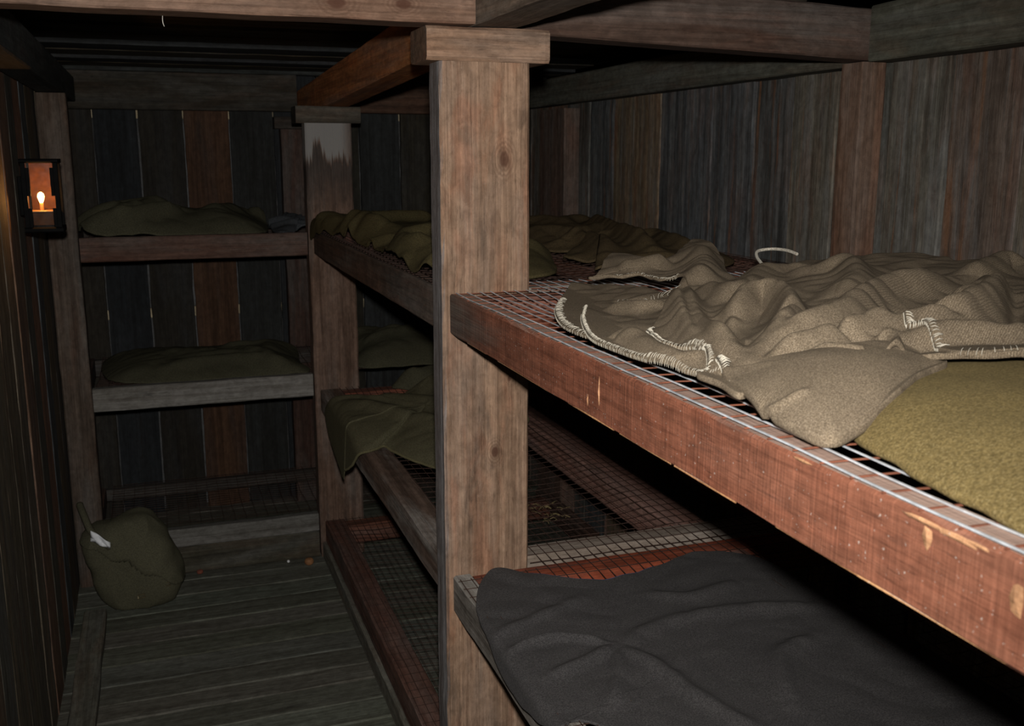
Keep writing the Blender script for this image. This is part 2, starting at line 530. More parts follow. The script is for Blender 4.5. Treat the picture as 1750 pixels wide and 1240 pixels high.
beam('wall_plate', (-.335, .9, 1.985), (-.335, 4.83, 1.975), .09, .105, (.06, .066, .064), Wy, 'dark beam along the top of the left wall')


# ------------------------------------------------------------------ bunk platforms
def deck_mesh(x0, x1, y0, y1, z, sup_x, sup_y, dx=.027, dy=.0455, sag=.016, hole=None, seed=0., axis_swap=False):
    """Welded wire mesh lying on the frame, sagging between its supports."""
    def zz(x, y):
        d = 1.
        for s in sup_x:
            d = min(d, abs(x - s) / .28)
        for s in sup_y:
            d = min(d, abs(y - s) / .28)
        d = max(0, min(1, d))
        k = d * d * (3 - 2 * d)
        return z + .0025 - sag * k + mnoise.noise(Vector((x * 7 + seed, y * 7, seed))) * .006 * (.35 + k) + .002
    q = Geo()
    xs = np.arange(x0 + .004, x1, dx)
    ys = np.arange(y0 + .006, y1, dy)
    if axis_swap:
        xs = np.arange(x0 + .004, x1, dy)
        ys = np.arange(y0 + .006, y1, dx)
    def put(pts, mi):
        run = []
        for p in pts:
            if hole and hole[0] < p[0] < hole[1] and hole[2] < p[1] < hole[3]:
                if len(run) > 1:
                    q.tube(run, .00125 if seed == 1 else .00095, 4, mi=mi, caps=False)
                run = []
            else:
                run.append(p)
        if len(run) > 1:
            q.tube(run, .00125 if seed == 1 else .00095, 4, mi=mi, caps=False)
    fine_y = np.linspace(y0, y1, int((y1 - y0) / .05) + 2)
    fine_x = np.linspace(x0, x1, int((x1 - x0) / .04) + 2)
    for x in xs:
        ph = random.uniform(-.0015, .0015)
        put([(x + ph + mnoise.noise(Vector((x * 30, yy * 5, seed))) * .004, yy, zz(x, yy)) for yy in fine_y], 0)
    for yy in ys:
        put([(x, yy + mnoise.noise(Vector((x * 5, yy * 30, seed + 4))) * .004, zz(x, yy) - .002) for x in fine_x], 1)
    return q


def platform(label, y0, y1, z, parts, mesh, seed=0.):
    """parts: (name, dims, tint, axis, material)"""
    t = thing('bunk_platform', ((parts[0][1][0] + parts[0][1][1]) / 2, (y0 + y1) / 2, z - .09), label, 'bunk', 'bunk platforms')
    for nm, d, tint, ax, mat in parts:
        q = Geo()
        q.box(*d, tint, ax, jit=.0022, ch=.004)
        if nm == 'front_rail' and seed == 1:
            for k_ in range(9):     # raw lighter wood along the lower arris
                ya = .35 + k_ * .185 + random.uniform(-.03, .03)
                q.timber((.5988, ya, 1.3142), (.5988, ya + random.uniform(.12, .18), 1.3142), .0024, .0026, (.55, .30, .14), jit=.0008, ch=.001)
        if nm == 'front_rail' and seed == 1:    # fresh splinters along the worn top edge
            for (py, pz, ln, hh) in ((.808, 1.4, .03, .004), (.64, 1.397, .05, .006), (.60, 1.396, .05, .006), (.58, 1.398, .03, .004), (.537, 1.37, .012, .03), (.632, 1.385, .012, .02), (1.30, 1.36, .003, .05), (1.34, 1.34, .002, .02)):
                V = []
                for kx in range(9):
                    an = kx / 8 * 2 * math.pi
                    rr = 1 + random.uniform(-.25, .25)
                    V.append((d[0] - .0022, py + math.cos(an) * ln / 2 * rr, pz + math.sin(an) * hh / 2 * rr))
                V.append((d[0] - .0042, py, pz))
                q.add(V, [(i, 9, (i + 1) % 9) for i in range(9)], (.50, .27, .14), 1.)
        q.build(nm, mat, t)
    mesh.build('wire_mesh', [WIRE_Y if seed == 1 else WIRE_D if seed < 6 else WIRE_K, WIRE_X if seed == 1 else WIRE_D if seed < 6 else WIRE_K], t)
    return t


NB0, NB1 = .05, 2.096
# near bunk, upper level
platform('upper near bunk platform, red-brown rail and wire mesh under the stitched blanket', NB0, NB1, 1.402, [
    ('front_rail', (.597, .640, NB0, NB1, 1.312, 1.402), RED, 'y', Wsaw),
    ('back_rail', (1.60, 1.645, NB0, 2.19, 1.312, 1.40), (.22, .09, .06), 'y', Wy),
    ('cross_bar', (.79, 1.598, 2.145, 2.21, 1.315, 1.40), (.35, .30, .25), 'x', Wgreyx),
    ('cross_bar', (.642, 1.598, 2.03, 2.096, 1.315, 1.395), (.28, .09, .05), 'x', Wx),
    ('center_joist', (1.24, 1.32, NB0, 2.028, 1.312, 1.395), (.2, .1, .07), 'y', Wy),
    ('cross_bar', (.642, 1.238, NB0, NB0 + .06, 1.315, 1.395), (.28, .12, .08), 'x', Wx)],
    deck_mesh(.597, 1.64, NB0, 2.21, 1.402, (.60, .62, 1.28, 1.62), (2.06, 2.18, NB0), seed=1., hole=(0, .79, 2.094, 3)), seed=1)
# near bunk, middle level
platform('middle near bunk platform of grey timber and wire mesh, under the charcoal blanket', NB0, NB1, .742, [
    ('front_rail', (.597, .640, NB0, NB1, .652, .742), GREY, 'y', Wgrey),
    ('back_rail', (1.60, 1.645, NB0, 2.19, .652, .74), (.22, .09, .06), 'y', Wy),
    ('cross_bar', (.79, 1.598, 2.145, 2.215, .655, .741), (.36, .30, .25), 'x', Wgreyx),
    ('cross_bar', (.642, 1.598, 2.025, 2.096, .655, .737), (.34, .085, .04), 'x', Wx),
    ('center_joist', (1.24, 1.33, NB0, 2.023, .652, .737), (.36, .2, .16), 'y', Wy)],
    deck_mesh(.597, 1.64, NB0, 2.21, .742, (.60, .62, 1.28, 1.62), (2.06, 2.18, NB0), seed=2., hole=(0, .79, 2.094, 3)))
FB0, FB1 = 2.19, 4.085
platform('upper far bunk platform, its dark rail running back to the stained post', FB0, FB1, 1.402, [
    ('front_rail', (.597, .640, FB0, FB1, 1.304, 1.40), (.13, .085, .06), 'y', Wy),
    ('back_rail', (1.60, 1.645, 2.22, 4.19, 1.312, 1.40), (.22, .09, .06), 'y', Wy),
    ('center_joist', (1.24, 1.32, 2.22, 4.0, 1.312, 1.395), (.2, .1, .07), 'y', Wy),
    ('cross_bar', (.642, 1.598, 4.01, 4.08, 1.315, 1.395), (.2, .07, .045), 'x', Wx)],
    deck_mesh(.60, 1.64, 2.215, FB1, 1.402, (.62, 1.28, 1.62), (2.2, 4.05), seed=3.))
platform('middle far bunk platform with a pale-flaked rail, under the blanket hanging over its edge', FB0, FB1, .745, [
    ('front_rail', (.597, .685, FB0, FB1, .652, .742), (.21, .14, .105), 'y', Wgrey),
    ('back_rail', (1.60, 1.645, 2.22, 4.19, .652, .742), (.22, .09, .06), 'y', Wy),
    ('center_joist', (1.24, 1.34, 2.22, 4.0, .645, .735), (.36, .2, .16), 'y', Wy),
    ('cross_bar', (.687, 1.598, 4.01, 4.08, .655, .737), (.3, .1, .06), 'x', Wx)],
    deck_mesh(.672, 1.64, 2.22, FB1, .742, (.62, .66, 1.29, 1.62), (2.22, 4.05), seed=4.))
platform('lowest far bunk platform, red-brown rail with rusty mesh close to the floor', FB0, FB1, .175, [
    ('front_rail', (.597, .68, FB0, FB1, .075, .168), (.19, .095, .07), 'y', Wy),
    ('kickboard', (.584, .61, FB0, FB1, .0, .074), (.23, .22, .18), 'y', Wy),
    ('back_rail', (1.60, 1.645, FB0, 4.19, .075, .165), (.12, .07, .05), 'y', Wy),
    ('cross_bar', (.682, 1.598, 4.01, 4.08, .08, .16), (.2, .08, .05), 'x', Wx)],
    deck_mesh(.60, 1.64, FB0 + .005, FB1, .168, (.62, .66, 1.62), (2.2, 4.05), seed=5., sag=.022))
for z, zt, tint, mat, lab, sd in (
        (1.392, 1.30, (.135, .075, .055), Wx, 'topmost end bunk platform, red-brown rail below the dark blankets', 6.),
        (.808, .715, (.23, .22, .20), Wgreyx, 'middle end bunk platform, pale grey rail across the aisle end', 7.),
        (.197, .12, (.17, .165, .15), Wgreyx, 'lowest end bunk platform, grey rail behind the canvas bag', 8.)):
    pr = [('front_rail', (-.276, .573, 4.101, 4.142, zt, z), tint, 'x', mat),
          ('back_rail', (-.36, 1.6, 4.795, 4.838, zt, z - .02 if sd < 8 else .175), (.075, .068, .06), 'x', Wx),
          ('side_rail', (-.36, -.30, 4.2, 4.79, zt, z - .005), (.14, .09, .07), 'y', Wy)]
    if sd == 8.:
        pr.append(('kickboard', (-.276, .573, 4.108, 4.138, .0, .119), (.085, .078, .055), 'x', Wx))
    platform(lab, 4.1, 4.8, z, pr, deck_mesh(-.27, 1.6, 4.19, 4.82, z - .012, (), (4.13, 4.81), seed=sd, axis_swap=True, sag=.02))


# ------------------------------------------------------------------ blankets
class TPS:
    def __init__(s, pts):
        P = np.array(pts, float)
        s.P = P[:, :2]
        n = len(P)
        d = np.hypot(*(s.P[:, None] - s.P[None]).transpose(2, 0, 1))
        K = np.where(d > 0, d * d * np.log(d + 1e-12), 0)
        A = np.zeros((n + 3, n + 3))
        A[:n, :n] = K + np.eye(n) * 2e-3
        A[:n, n] = 1
        A[:n, n + 1:] = s.P
        A[n, :n] = 1
        A[n + 1:, :n] = s.P.T
        s.w = np.linalg.solve(A, np.r_[P[:, 2], 0, 0, 0])
        s.n = n

    def __call__(s, x, y):
        r = np.full(x.shape, s.w[s.n]) + s.w[s.n + 1] * x + s.w[s.n + 2] * y
        for i in range(s.n):
            d = np.hypot(x - s.P[i, 0], y - s.P[i, 1])
            r += s.w[i] * d * d * np.log(d + 1e-12)
        return r


def seg_dist(x, y, poly):
    """distance to a polyline and the position 0..1 along it"""
    best = np.full(x.shape, 9.)
    par = np.zeros(x.shape)
    P = np.array(poly, float)
    L = np.r_[0, np.cumsum(np.hypot(*(P[1:] - P[:-1]).T))]
    for i in range(len(P) - 1):
        a, b = P[i], P[i + 1]
        d = b - a
        ll = d @ d + 1e-9
        t = np.clip(((x - a[0]) * d[0] + (y - a[1]) * d[1]) / ll, 0, 1)
        q = np.hypot(x - a[0] - t * d[0], y - a[1] - t * d[1])
        m = q < best
        best = np.where(m, q, best)
        par = np.where(m, (L[i] + t * (L[i + 1] - L[i])) / L[-1], par)
    return best, par


def smooth_line(pts, n=8, closed=False):
    P = [np.array(p, float) for p in pts]
    out = []
    m = len(P)
    rng_ = range(m) if closed else range(m - 1)
    for i in rng_:
        if closed:
            p0, p1, p2, p3 = P[(i - 1) % m], P[i], P[(i + 1) % m], P[(i + 2) % m]
        else:
            p0, p1, p2, p3 = P[max(i - 1, 0)], P[i], P[i + 1], P[min(i + 2, m - 1)]
        for k in range(n):
            t = k / n
            out.append(.5 * ((2 * p1) + (p2 - p0) * t + (2 * p0 - 5 * p1 + 4 * p2 - p3) * t * t + (3 * p1 - p0 - 3 * p2 + p3) * t ** 3))
    if not closed:
        out.append(P[-1])
    return np.array(out)


def ridge_sum(x, y, ridges, p=4.):
    r = np.zeros(x.shape)
    for pl, a, w in ridges:
        d, t = seg_dist(x, y, smooth_line(pl, 5))
        tp = np.clip(np.minimum(t, 1 - t) * 6, 0.15, 1) ** .5
        r += (a * tp * np.exp(-(d / w) ** 2)) ** p
    return r ** (1 / p)


_PERM = rng.permutation(256)
_GRAD = rng.uniform(0, 2 * math.pi, 256)


def gnoise(x, y):
    """plain 2D gradient noise, about -0.7 .. 0.7"""
    xi, yi = np.floor(x).astype(int), np.floor(y).astype(int)
    fx_, fy_ = x - xi, y - yi
    u, v = fx_ ** 3 * (fx_ * (fx_ * 6 - 15) + 10), fy_ ** 3 * (fy_ * (fy_ * 6 - 15) + 10)

    def gr(i, j):
        a = _GRAD[(_PERM[(xi + i) & 255] + yi + j) & 255]
        return np.cos(a) * (fx_ - i) + np.sin(a) * (fy_ - j)
    a, b_ = gr(0, 0) * (1 - u) + gr(1, 0) * u, gr(0, 1) * (1 - u) + gr(1, 1) * u
    return a * (1 - v) + b_ * v


def wrinkle(x, y, sc, amp, seed):
    """soft rounded folds with sharper creases between them"""
    wx = x + gnoise(x * 5 + seed, y * 5) * .05
    wy = y + gnoise(x * 5, y * 5 + seed * 2) * .05
    a = gnoise(wx * sc + seed, wy * sc + seed * 1.7)
    b = gnoise(wx * sc * 2.3 + seed, wy * sc * 2.3)
    return amp * (np.abs(a) * 2.2 - .6 + b * .35)


def sheet(geo, outline, center, H, rings=60, n=300, thick=.006, delta=None, dcen=0., dome=None, wrap=None, wob=.003, power=1.35, zmin=None):
    """A sheet of cloth: rings between an outline and a centre, its height from H(x, y); rounded thick rim; may wrap over an edge at x = wrap."""
    O = np.array([(*p[:2], (delta[i] if delta is not None else 0)) for i, p in enumerate(outline)], float)
    S = smooth_line(O, 12, True)
    seg = np.hypot(*(np.roll(S, -1, 0) - S)[:, :2].T)
    cum = np.r_[0, np.cumsum(seg)]
    u = np.linspace(0, cum[-1], n, endpoint=False)
    SS = np.vstack([S, S[:1]])
    R = np.stack([np.interp(u, cum, SS[:, k]) for k in range(3)], 1)
    nz = np.array([mnoise.noise(Vector((R[i, 0] * 25, R[i, 1] * 25, 2.))) for i in range(n)])
    cen = np.array(center[:2])
    dirv = R[:, :2] - cen
    dirv /= np.hypot(*dirv.T)[:, None]
    R[:, :2] += dirv * (nz * wob)[:, None]
    sv = 1 - (1 - np.linspace(0.012, 1, rings)) ** power
    X = cen[0] + sv[:, None] * (R[:, 0] - cen[0])
    Y = cen[1] + sv[:, None] * (R[:, 1] - cen[1])
    D = dcen + (sv ** 3)[:, None] * (R[:, 2] - dcen)
    Z = H(X, Y) + D
    if dome:
        rad = np.hypot(R[:, 0] - cen[0], R[:, 1] - cen[1])
        dist = (1 - sv)[:, None] * rad
        Z = Z + dome[0] * (1 - np.exp(-dist / dome[1]))
    if zmin is not None:
        Z = np.maximum(Z, zmin + thick)
    # rounded rim, turned under
    ex, ey, ez = [], [], []
    for (o, dz) in ((.0012, -.25), (.0016, -.6), (.0005, -.9), (-.006, -1.)):
        ex.append(X[-1] + dirv[:, 0] * o)
        ey.append(Y[-1] + dirv[:, 1] * o)
        ez.append(Z[-1] + dz * thick)
    X = np.vstack([X, ex])
    Y = np.vstack([Y, ey])
    Z = np.vstack([Z, ez])
    if wrap is not None:
        xe, r = wrap
        ov = np.maximum(0, xe - X)
        ang = np.minimum(ov / r, math.pi / 2 * .97)
        X2 = np.where(ov > 0, xe - r * np.sin(ang) - (ov - ang * r) * .10, X)
        Z2 = np.where(ov > 0, Z - r * (1 - np.cos(ang)) - (ov - ang * r), Z)
        X, Z = X2, Z2
    m = len(X)
    V = np.stack([X, Y, Z], 2).reshape(-1, 3)
    F = []
    for i in range(m - 1):
        for k in range(n):
            k2 = (k + 1) % n
            F.append((i * n + k, (i + 1) * n + k, (i + 1) * n + k2, i * n + k2))
    F.append(tuple(range(n)))
    area = sum(R[k, 0] * R[(k + 1) % n, 1] - R[(k + 1) % n, 0] * R[k, 1] for k in range(n))
    if area < 0:
        F = [f[::-1] for f in F]
    geo.add(V.tolist(), F)
    rim = V.reshape(m, n, 3)[-4]
    frac = [cum[12 * k] / cum[-1] for k in range(len(outline))]
    return lambda i, j: [rim[k].tolist() for k in range(n) if frac[i] <= k / n <= frac[j]]


def stitches(geo, path, zf, inward, spacing=.005, ln=.009, r=.0008, lift=.0015, messy=.3, under=.006):
    """Whip stitches over the edge of a cloth, path in plan, inward = +1/-1 side."""
    S = smooth_line(path, 20)
    seg = np.hypot(*(S[1:] - S[:-1])[:, :2].T)
    cum = np.r_[0, np.cumsum(seg)]
    strands = []
    for u in np.arange(0, cum[-1], spacing):
        u += random.uniform(-.3, .3) * spacing
        p = np.array([np.interp(u, cum, S[:, k]) for k in (0, 1)])
        q = np.array([np.interp(u + .004, cum, S[:, k]) for k in (0, 1)])
        d = q - p
        nn = np.hypot(*d)
        if nn < 1e-6:
            continue
        d /= nn
        nr = np.array([-d[1], d[0]]) * inward
        sl = random.uniform(-.5, .9) * messy
        l2 = ln * random.uniform(.7, 1.25)
        pts = []
        for (a, dz) in ((-.0025, -under), (-.003, -.002), (0., lift), (l2 * .5, lift + .0012), (l2, lift)):
            w = p + nr * a + d * (sl * a)
            pts.append((w[0], w[1], dz))
        strands.append(pts)
    A = np.array(strands)
    A[:, :, 2] += zf(A[:, :, 0], A[:, :, 1])
    for pts in A:
        geo.tube(pts.tolist(), r, 4)


# --- the crumpled stitched blanket on the upper near bunk
CTRL = [[0.649, 1.606, 1.418], [0.594, 1.352, 1.42], [0.609, 1.189, 1.42], [0.631, 1.086, 1.42], [0.646, 1.02, 1.42], [0.614, 0.915, 1.425], [0.618, 0.836, 1.425], [0.648, 0.819, 1.425], [0.685, 0.83, 1.43], [0.877, 0.943, 1.45], [0.937, 0.871, 1.46], [0.706, 1.487, 1.438], [0.731, 1.332, 1.442], [0.692, 1.038, 1.448], [0.708, 0.942, 1.452], [0.913, 1.562, 1.458], [0.859, 1.22, 1.47], [0.846, 1.014, 1.472], [0.956, 0.983, 1.478], [0.869, 1.704, 1.453], [0.983, 1.485, 1.485], [1.073, 1.367, 1.495], [1.18, 1.286, 1.5], [1.134, 1.065, 1.495], [0.842, 1.968, 1.447], [0.97, 2.083, 1.48], [0.992, 1.949, 1.475], [1.147, 2.01, 1.51], [1.097, 1.787, 1.475], [1.117, 1.691, 1.49], [1.298, 1.715, 1.505], [1.364, 1.587, 1.52], [1.488, 1.478, 1.52], [1.588, 1.506, 1.52]]
RIDGES = [([[0.698, 1.064], [0.77, 1.09], [0.862, 1.122], [1.03, 1.242], [1.143, 1.278], [1.218, 1.316]], 0.034, 0.03), ([[0.689, 1.037], [0.749, 1.028], [0.827, 1.046], [0.895, 1.069], [0.932, 1.074]], 0.028, 0.024), ([[0.87, 1.027], [0.915, 1.043], [0.976, 1.043], [1.076, 1.087], [1.268, 1.232]], 0.03, 0.028), ([[0.878, 1.014], [0.901, 0.998], [0.953, 0.976], [0.977, 0.935], [1.024, 0.955]], 0.022, 0.026), ([[0.893, 1.605], [0.779, 1.379], [0.724, 1.231], [0.696, 1.13], [0.678, 1.051]], 0.032, 0.024), ([[0.802, 1.293], [0.876, 1.367], [0.917, 1.381], [0.923, 1.342], [0.885, 1.259], [0.8, 1.146], [0.735, 1.095], [0.708, 1.086]], 0.034, 0.024), ([[0.942, 1.617], [0.915, 1.492], [0.939, 1.475], [1.072, 1.618], [1.145, 1.622]], 0.022, 0.03), ([[1.129, 1.563], [1.191, 1.519], [1.098, 1.382], [0.981, 1.28]], 0.022, 0.03), ([[0.718, 0.978], [0.74, 0.996], [0.765, 0.964], [0.795, 0.939], [0.833, 0.964], [0.853, 0.994], [0.842, 1.019], [0.802, 1.041]], 0.022, 0.012), ([[0.617, 1.341], [0.648, 1.326], [0.639, 1.26], [0.63, 1.133], [0.628, 1.091]], 0.022, 0.03), ([[0.921, 1.934], [0.98, 1.914], [1.031, 1.92]], 0.018, 0.03), ([[1.117, 1.948], [1.064, 1.817], [0.923, 1.605]], 0.028, 0.04), ([[1.27, 1.314], [1.412, 1.382], [1.424, 1.343]], 0.022, 0.03), ([[1.069, 1.145], [1.167, 1.186], [1.263, 1.256]], 0.022, 0.022), ([[0.771, 1.641], [0.79, 1.573], [0.843, 1.544]], 0.014, 0.022), ([[0.625, 1.124], [0.662, 1.13], [0.654, 1.072], [0.646, 1.03]], 0.018, 0.02)]
VALLEYS = [([[0.9, 1.627], [0.772, 1.355], [0.714, 1.219], [0.676, 1.135]], 0.02, 0.01), ([[0.814, 1.349], [0.76, 1.219], [0.741, 1.155], [0.757, 1.162]], 0.02, 0.01), ([[0.747, 1.149], [0.791, 1.171], [0.852, 1.199], [0.911, 1.212], [0.998, 1.252]], 0.018, 0.01), ([[0.981, 1.166], [1.024, 1.163], [1.059, 1.155], [1.169, 1.217]], 0.016, 0.01), ([[0.814, 1.081], [0.808, 1.036], [0.849, 1.015], [0.851, 1.004]], 0.02, 0.009), ([[0.883, 1.067], [0.912, 1.082], [0.948, 1.051], [0.998, 1.023]], 0.02, 0.01), ([[0.798, 1.698], [0.843, 1.657], [0.872, 1.592]], 0.012, 0.01), ([[1.303, 1.259], [1.078, 1.02], [0.989, 0.936]], 0.02, 0.014)]
S0 = [[0.82, 1.938], [0.725, 1.77], [0.664, 1.642], [0.621, 1.503], [0.615, 1.407], [0.63, 1.335], [0.684, 1.258], [0.897, 1.572], [0.914, 1.81], [0.866, 1.91]]
S1 = [[0.721, 1.644], [0.658, 1.509], [0.609, 1.363], [0.603, 1.278], [0.611, 1.186], [0.63, 1.089], [0.646, 1.054], [0.689, 1.099], [0.733, 1.224], [0.806, 1.447], [0.787, 1.554], [0.772, 1.639]]
S2 = [[0.855, 1.936], [0.879, 1.94], [0.978, 2.081], [1.02, 2.022], [1.037, 1.932], [1.179, 2.064], [1.182, 1.991], [1.146, 1.881], [1.026, 1.661], [0.884, 1.492], [0.937, 1.686], [0.935, 1.776], [0.931, 1.844], [0.895, 1.888]]
S3 = [[0.926, 1.667], [0.819, 1.513], [0.708, 1.358], [0.69, 1.334], [0.666, 1.243], [0.682, 1.19], [0.671, 1.135], [0.647, 1.084], [0.621, 1.066], [0.62, 1.012], [0.615, 0.962], [0.644, 0.976], [0.673, 0.98], [0.709, 0.96], [0.763, 0.953], [0.843, 0.961], [0.868, 0.945], [0.885, 0.915], [0.90, 0.885], [0.93, 0.866], [0.975, 0.855], [1.18, 0.9], [1.55, 1.25], [1.58, 1.47], [1.426, 1.488], [1.419, 1.525], [1.429, 1.597], [1.372, 1.652], [1.30, 1.72], [1.21, 1.71], [1.12, 1.66], [1.027, 1.632], [1.033, 1.704], [1.065, 1.834]]
S5 = [[0.643, 1.043], [0.628, 0.983], [0.613, 0.91], [0.616, 0.837], [0.629, 0.808], [0.677, 0.822], [0.74, 0.855], [0.83, 0.91], [0.885, 0.937], [0.885, 0.964], [0.86, 0.985], [0.786, 0.99], [0.729, 0.997], [0.69, 1.015], [0.66, 1.03]]
OLIVE_EDGE = [(.70, .875), (.672, .82), (.655, .74), (.645, .68), (.635, .60), (.628, .53), (.63, .40), (.68, .27), (.95, .2), (1.35, .3), (1.5, .55), (1.42, .85), (1.2, 1.06), (1.0, 1.09), (.86, 1.04), (.76, .95)]
S4 = [[0.904, 1.033], [0.896, 1.016], [0.906, 0.999], [0.894, 0.957], [0.885, 0.916], [0.901, 0.889], [0.942, 0.872], [0.988, 0.86], [1.18, 0.9], [1.312, 1.21], [1.155, 1.222], [0.949, 1.087]]
E = TPS(CTRL)
OE = smooth_line(OLIVE_EDGE + OLIVE_EDGE[:1], 6)
OE5 = smooth_line(S5[2:10], 5)


def inside(x, y, poly):
    r = np.zeros(x.shape, bool)
    for (x1, y1), (x2, y2) in zip(poly, np.roll(poly, -1, 0)):
        c = ((y1 > y) != (y2 > y)) & (x < (x2 - x1) * (y - y1) / (y2 - y1 + 1e-12) + x1)
        r ^= c
    return r


def Hol(x, y):
    d, t = seg_dist(x, y, OE)
    d = np.where(inside(x, y, OE[:-1]), d, 0)
    return 1.414 + .046 * (1 - np.exp(-d / .06)) + np.minimum(d, .05) / .05 * (.012 * gnoise(x * 3.3, y * 3.3 + 2) + .003 * gnoise(x * 11, y * 11))


def Hhero(x, y):
    z = np.maximum(E(x, y), 1.412) - .012 + ridge_sum(x, y, RIDGES) * 1.25 + wrinkle(x, y, 13, .005, 3.1)
    for pl, a, w in VALLEYS:
        d, t = seg_dist(x, y, smooth_line(pl, 5))
        z = z - a * .9 * np.clip(np.minimum(t, 1 - t) * 5, 0, 1) * np.exp(-(d / w) ** 2)
    return np.maximum(np.maximum(z, 1.409), Hol(x, y) + .010)


def Hlap(x, y):
    """the smooth front fold that slopes down to the mesh"""
    d, t = seg_dist(x, y, OE5)
    z = np.maximum(E(x, y), 1.412) + .002 + .020 * (1 - np.exp(-d / .03)) + wrinkle(x, y, 6, .004, 1.2)
    c, t = seg_dist(x, y, smooth_line([[.606, .904], [.622, .892], [.640, .887], [.657, .884]], 5))
    z = z + .005 * np.clip((1 - t) * 4, 0, 1) * np.exp(-(c / .006) ** 2)
    return np.maximum(z, Hol(x, y) + .008)


hero = thing('wool_blanket', (.9, 1.35, 1.41), 'crumpled brown-grey wool blanket with white whip-stitched edges', 'blanket', 'wool blankets on the bunks')
g = Geo()
sheet(g, S0, (.76, 1.55), Hhero, 60, 260, .007, [.004] * 6 + [-.012] * 2 + [-.004] * 2, .0)
sheet(g, S1, (.69, 1.33), Hhero, 60, 260, .008, [.006] + [.008] * 6 + [-.012] * 5, .008)
sheet(g, S2, (1.03, 1.86), Hhero, 70, 260, .007, [.012] * 3 + [.004] * 4 + [-.005] * 3 + [.014] * 4, .008)
sheet(g, S5, (.73, .92), Hlap, 80, 300, .014, [.0] * 9 + [-.006] * 6, .0)
sheet(g, S3, (.98, 1.28), Hhero, 150, 620, .009, [.004] + [.012] * 9 + [.010] * 10 + [0] * 14, .0, power=1.1)
sheet(g, S4, (1.02, 1.02), Hhero, 70, 260, .009, [.012] * 8 + [-.012] * 4, .008)
HERO_MAT = wool('brown_grey_wool', (.205, .158, .105), (.38, .315, .235), (.078, .058, .038), rib=.8, scale=1050, rib_scale=112, rib_rot=1.15, nap=.06, bump=.3)
g.build('cloth', HERO_MAT, hero, smooth=True)
THREAD = plain('pale_thread', (.46, .42, .34), .85, 0, .15, var=.35)
zf = lambda d: (lambda x, y: Hhero(x, y) + d)


def seam(*a, **k):
    q = Geo()
    stitches(q, *a, **k)
    tag(q.build('stitching', THREAD, hero, smooth=True), 'pale whip stitching')


seam(S0[1:7], zf(.004), 1, .010, .011, .0006)
seam(S1[0:7], zf(.008), 1, .0046, .0045, .00045)
seam(S3[2:9], zf(.012), 1, .0042, .005, .0005)
seam(S4[0:4], zf(.012), 1, .0034, .009, .0008)
seam(S4[4:8], zf(.012), 1, .009, .004, .0004)
seam([[.895, 1.888], [.931, 1.844], [.935, 1.776], [.937, 1.686]], zf(.014), -1, .009, .007, .0005, messy=1.2)
seam([[.785, 1.639], [.825, 1.631], [.862, 1.646], [.899, 1.634]], zf(.006), 1, .008, .009, .0005, messy=2.5)
seam([[.655, 1.075], [.645, 1.04], [.636, 1.01]], zf(.014), 1, .0032, .009, .0007)
g = Geo()   # bound loop standing up at the back edge
lp = [(1.206, 1.70, 1.505), (1.215, 1.75, 1.508), (1.209, 1.794, 1.507), (1.181, 1.800, 1.503), (1.147, 1.752, 1.497), (1.10, 1.66, 1.492), (1.07, 1.60, 1.488)]
LP = smooth_line(lp, 8)
g.tube(LP.tolist(), .0032, 8)
tag(g.build('edge_loop', wool('pale_binding', (.5, .46, .38), (.7, .66, .56), (.2, .17, .13), scale=400), hero, smooth=True), 'loop of pale stitched edging')

# --- mustard olive blanket beside it
g = Geo()
sheet(g, OLIVE_EDGE, (1.0, .62), Hol, 90, 340, .010)
OLV = wool('mustard_olive_wool', (.18, .13, .05), (.31, .25, .13), (.09, .065, .024), scale=480, fl=.45, nap=.12)
tag(g.build('wool_blanket', OLV, smooth=True, origin=(1., .62, 1.416)), 'smooth mustard olive wool blanket tucked beside the stitched one', 'blanket', 'wool blankets on the bunks')

# --- charcoal blanket on the middle near bunk
BR = [([(.588, 1.77), (.733, 1.832), (.82, 1.867)], .007, .03), ([(.60, 1.70), (.70, 1.72), (.79, 1.66)], .012, .02), ([(.80, 1.65), (.84, 1.55), (.86, 1.42), (.9, 1.3)], .010, .035),
      ([(.805, 1.64), (.92, 1.70), (1.114, 1.712), (1.3, 1.66)], .009, .04), ([(.63, 1.58), (.74, 1.62), (.80, 1.65)], .010, .03), ([(.70, 1.45), (.76, 1.55), (.80, 1.64)], .008, .03),
      ([(.95, 1.85), (1.05, 1.8), (1.2, 1.83)], .008, .04), ([(1.0, 1.35), (1.08, 1.5), (1.2, 1.55)], .012, .04)]


def Hbl(x, y):
    return .750 + ridge_sum(x, y, [(p, a, w * .55) for p, a, w in BR]) * 1.25 + wrinkle(x, y, 9, .004, 5.)


cb = thing('wool_blanket', (.92, 1.55, .745), 'flat charcoal blanket spread on the middle near bunk', 'blanket', 'wool blankets on the bunks')
g = Geo()
rim = sheet(g, [(.70, 2.075), (.655, 2.05), (.60, 1.93), (.575, 1.80), (.55, 1.70), (.545, 1.60), (.56, 1.50), (.592, 1.425), (.612, 1.435), (.64, 1.425), (.70, 1.36), (.78, 1.25), (.95, 1.05), (1.25, 1.02), (1.38, 1.2), (1.36, 1.6), (1.33, 1.9), (1.275, 1.99), (1.18, 2.02), (1.05, 1.965), (.93, 1.94), (.84, 1.965), (.76, 2.03)],
            (.92, 1.55), Hbl, 110, 460, .006, delta=[.008] + [.0] * 18 + [.004] * 3 + [.004], wrap=(.60, .02))
CHAR = wool('charcoal_wool', (.064, .060, .059), (.13, .124, .12), (.034, .032, .032), scale=560, fl=.35, nap=.15)
g.build('cloth', CHAR, cb, smooth=True)
g = Geo()
g.tube(rim(19, 22), .0014, 6)
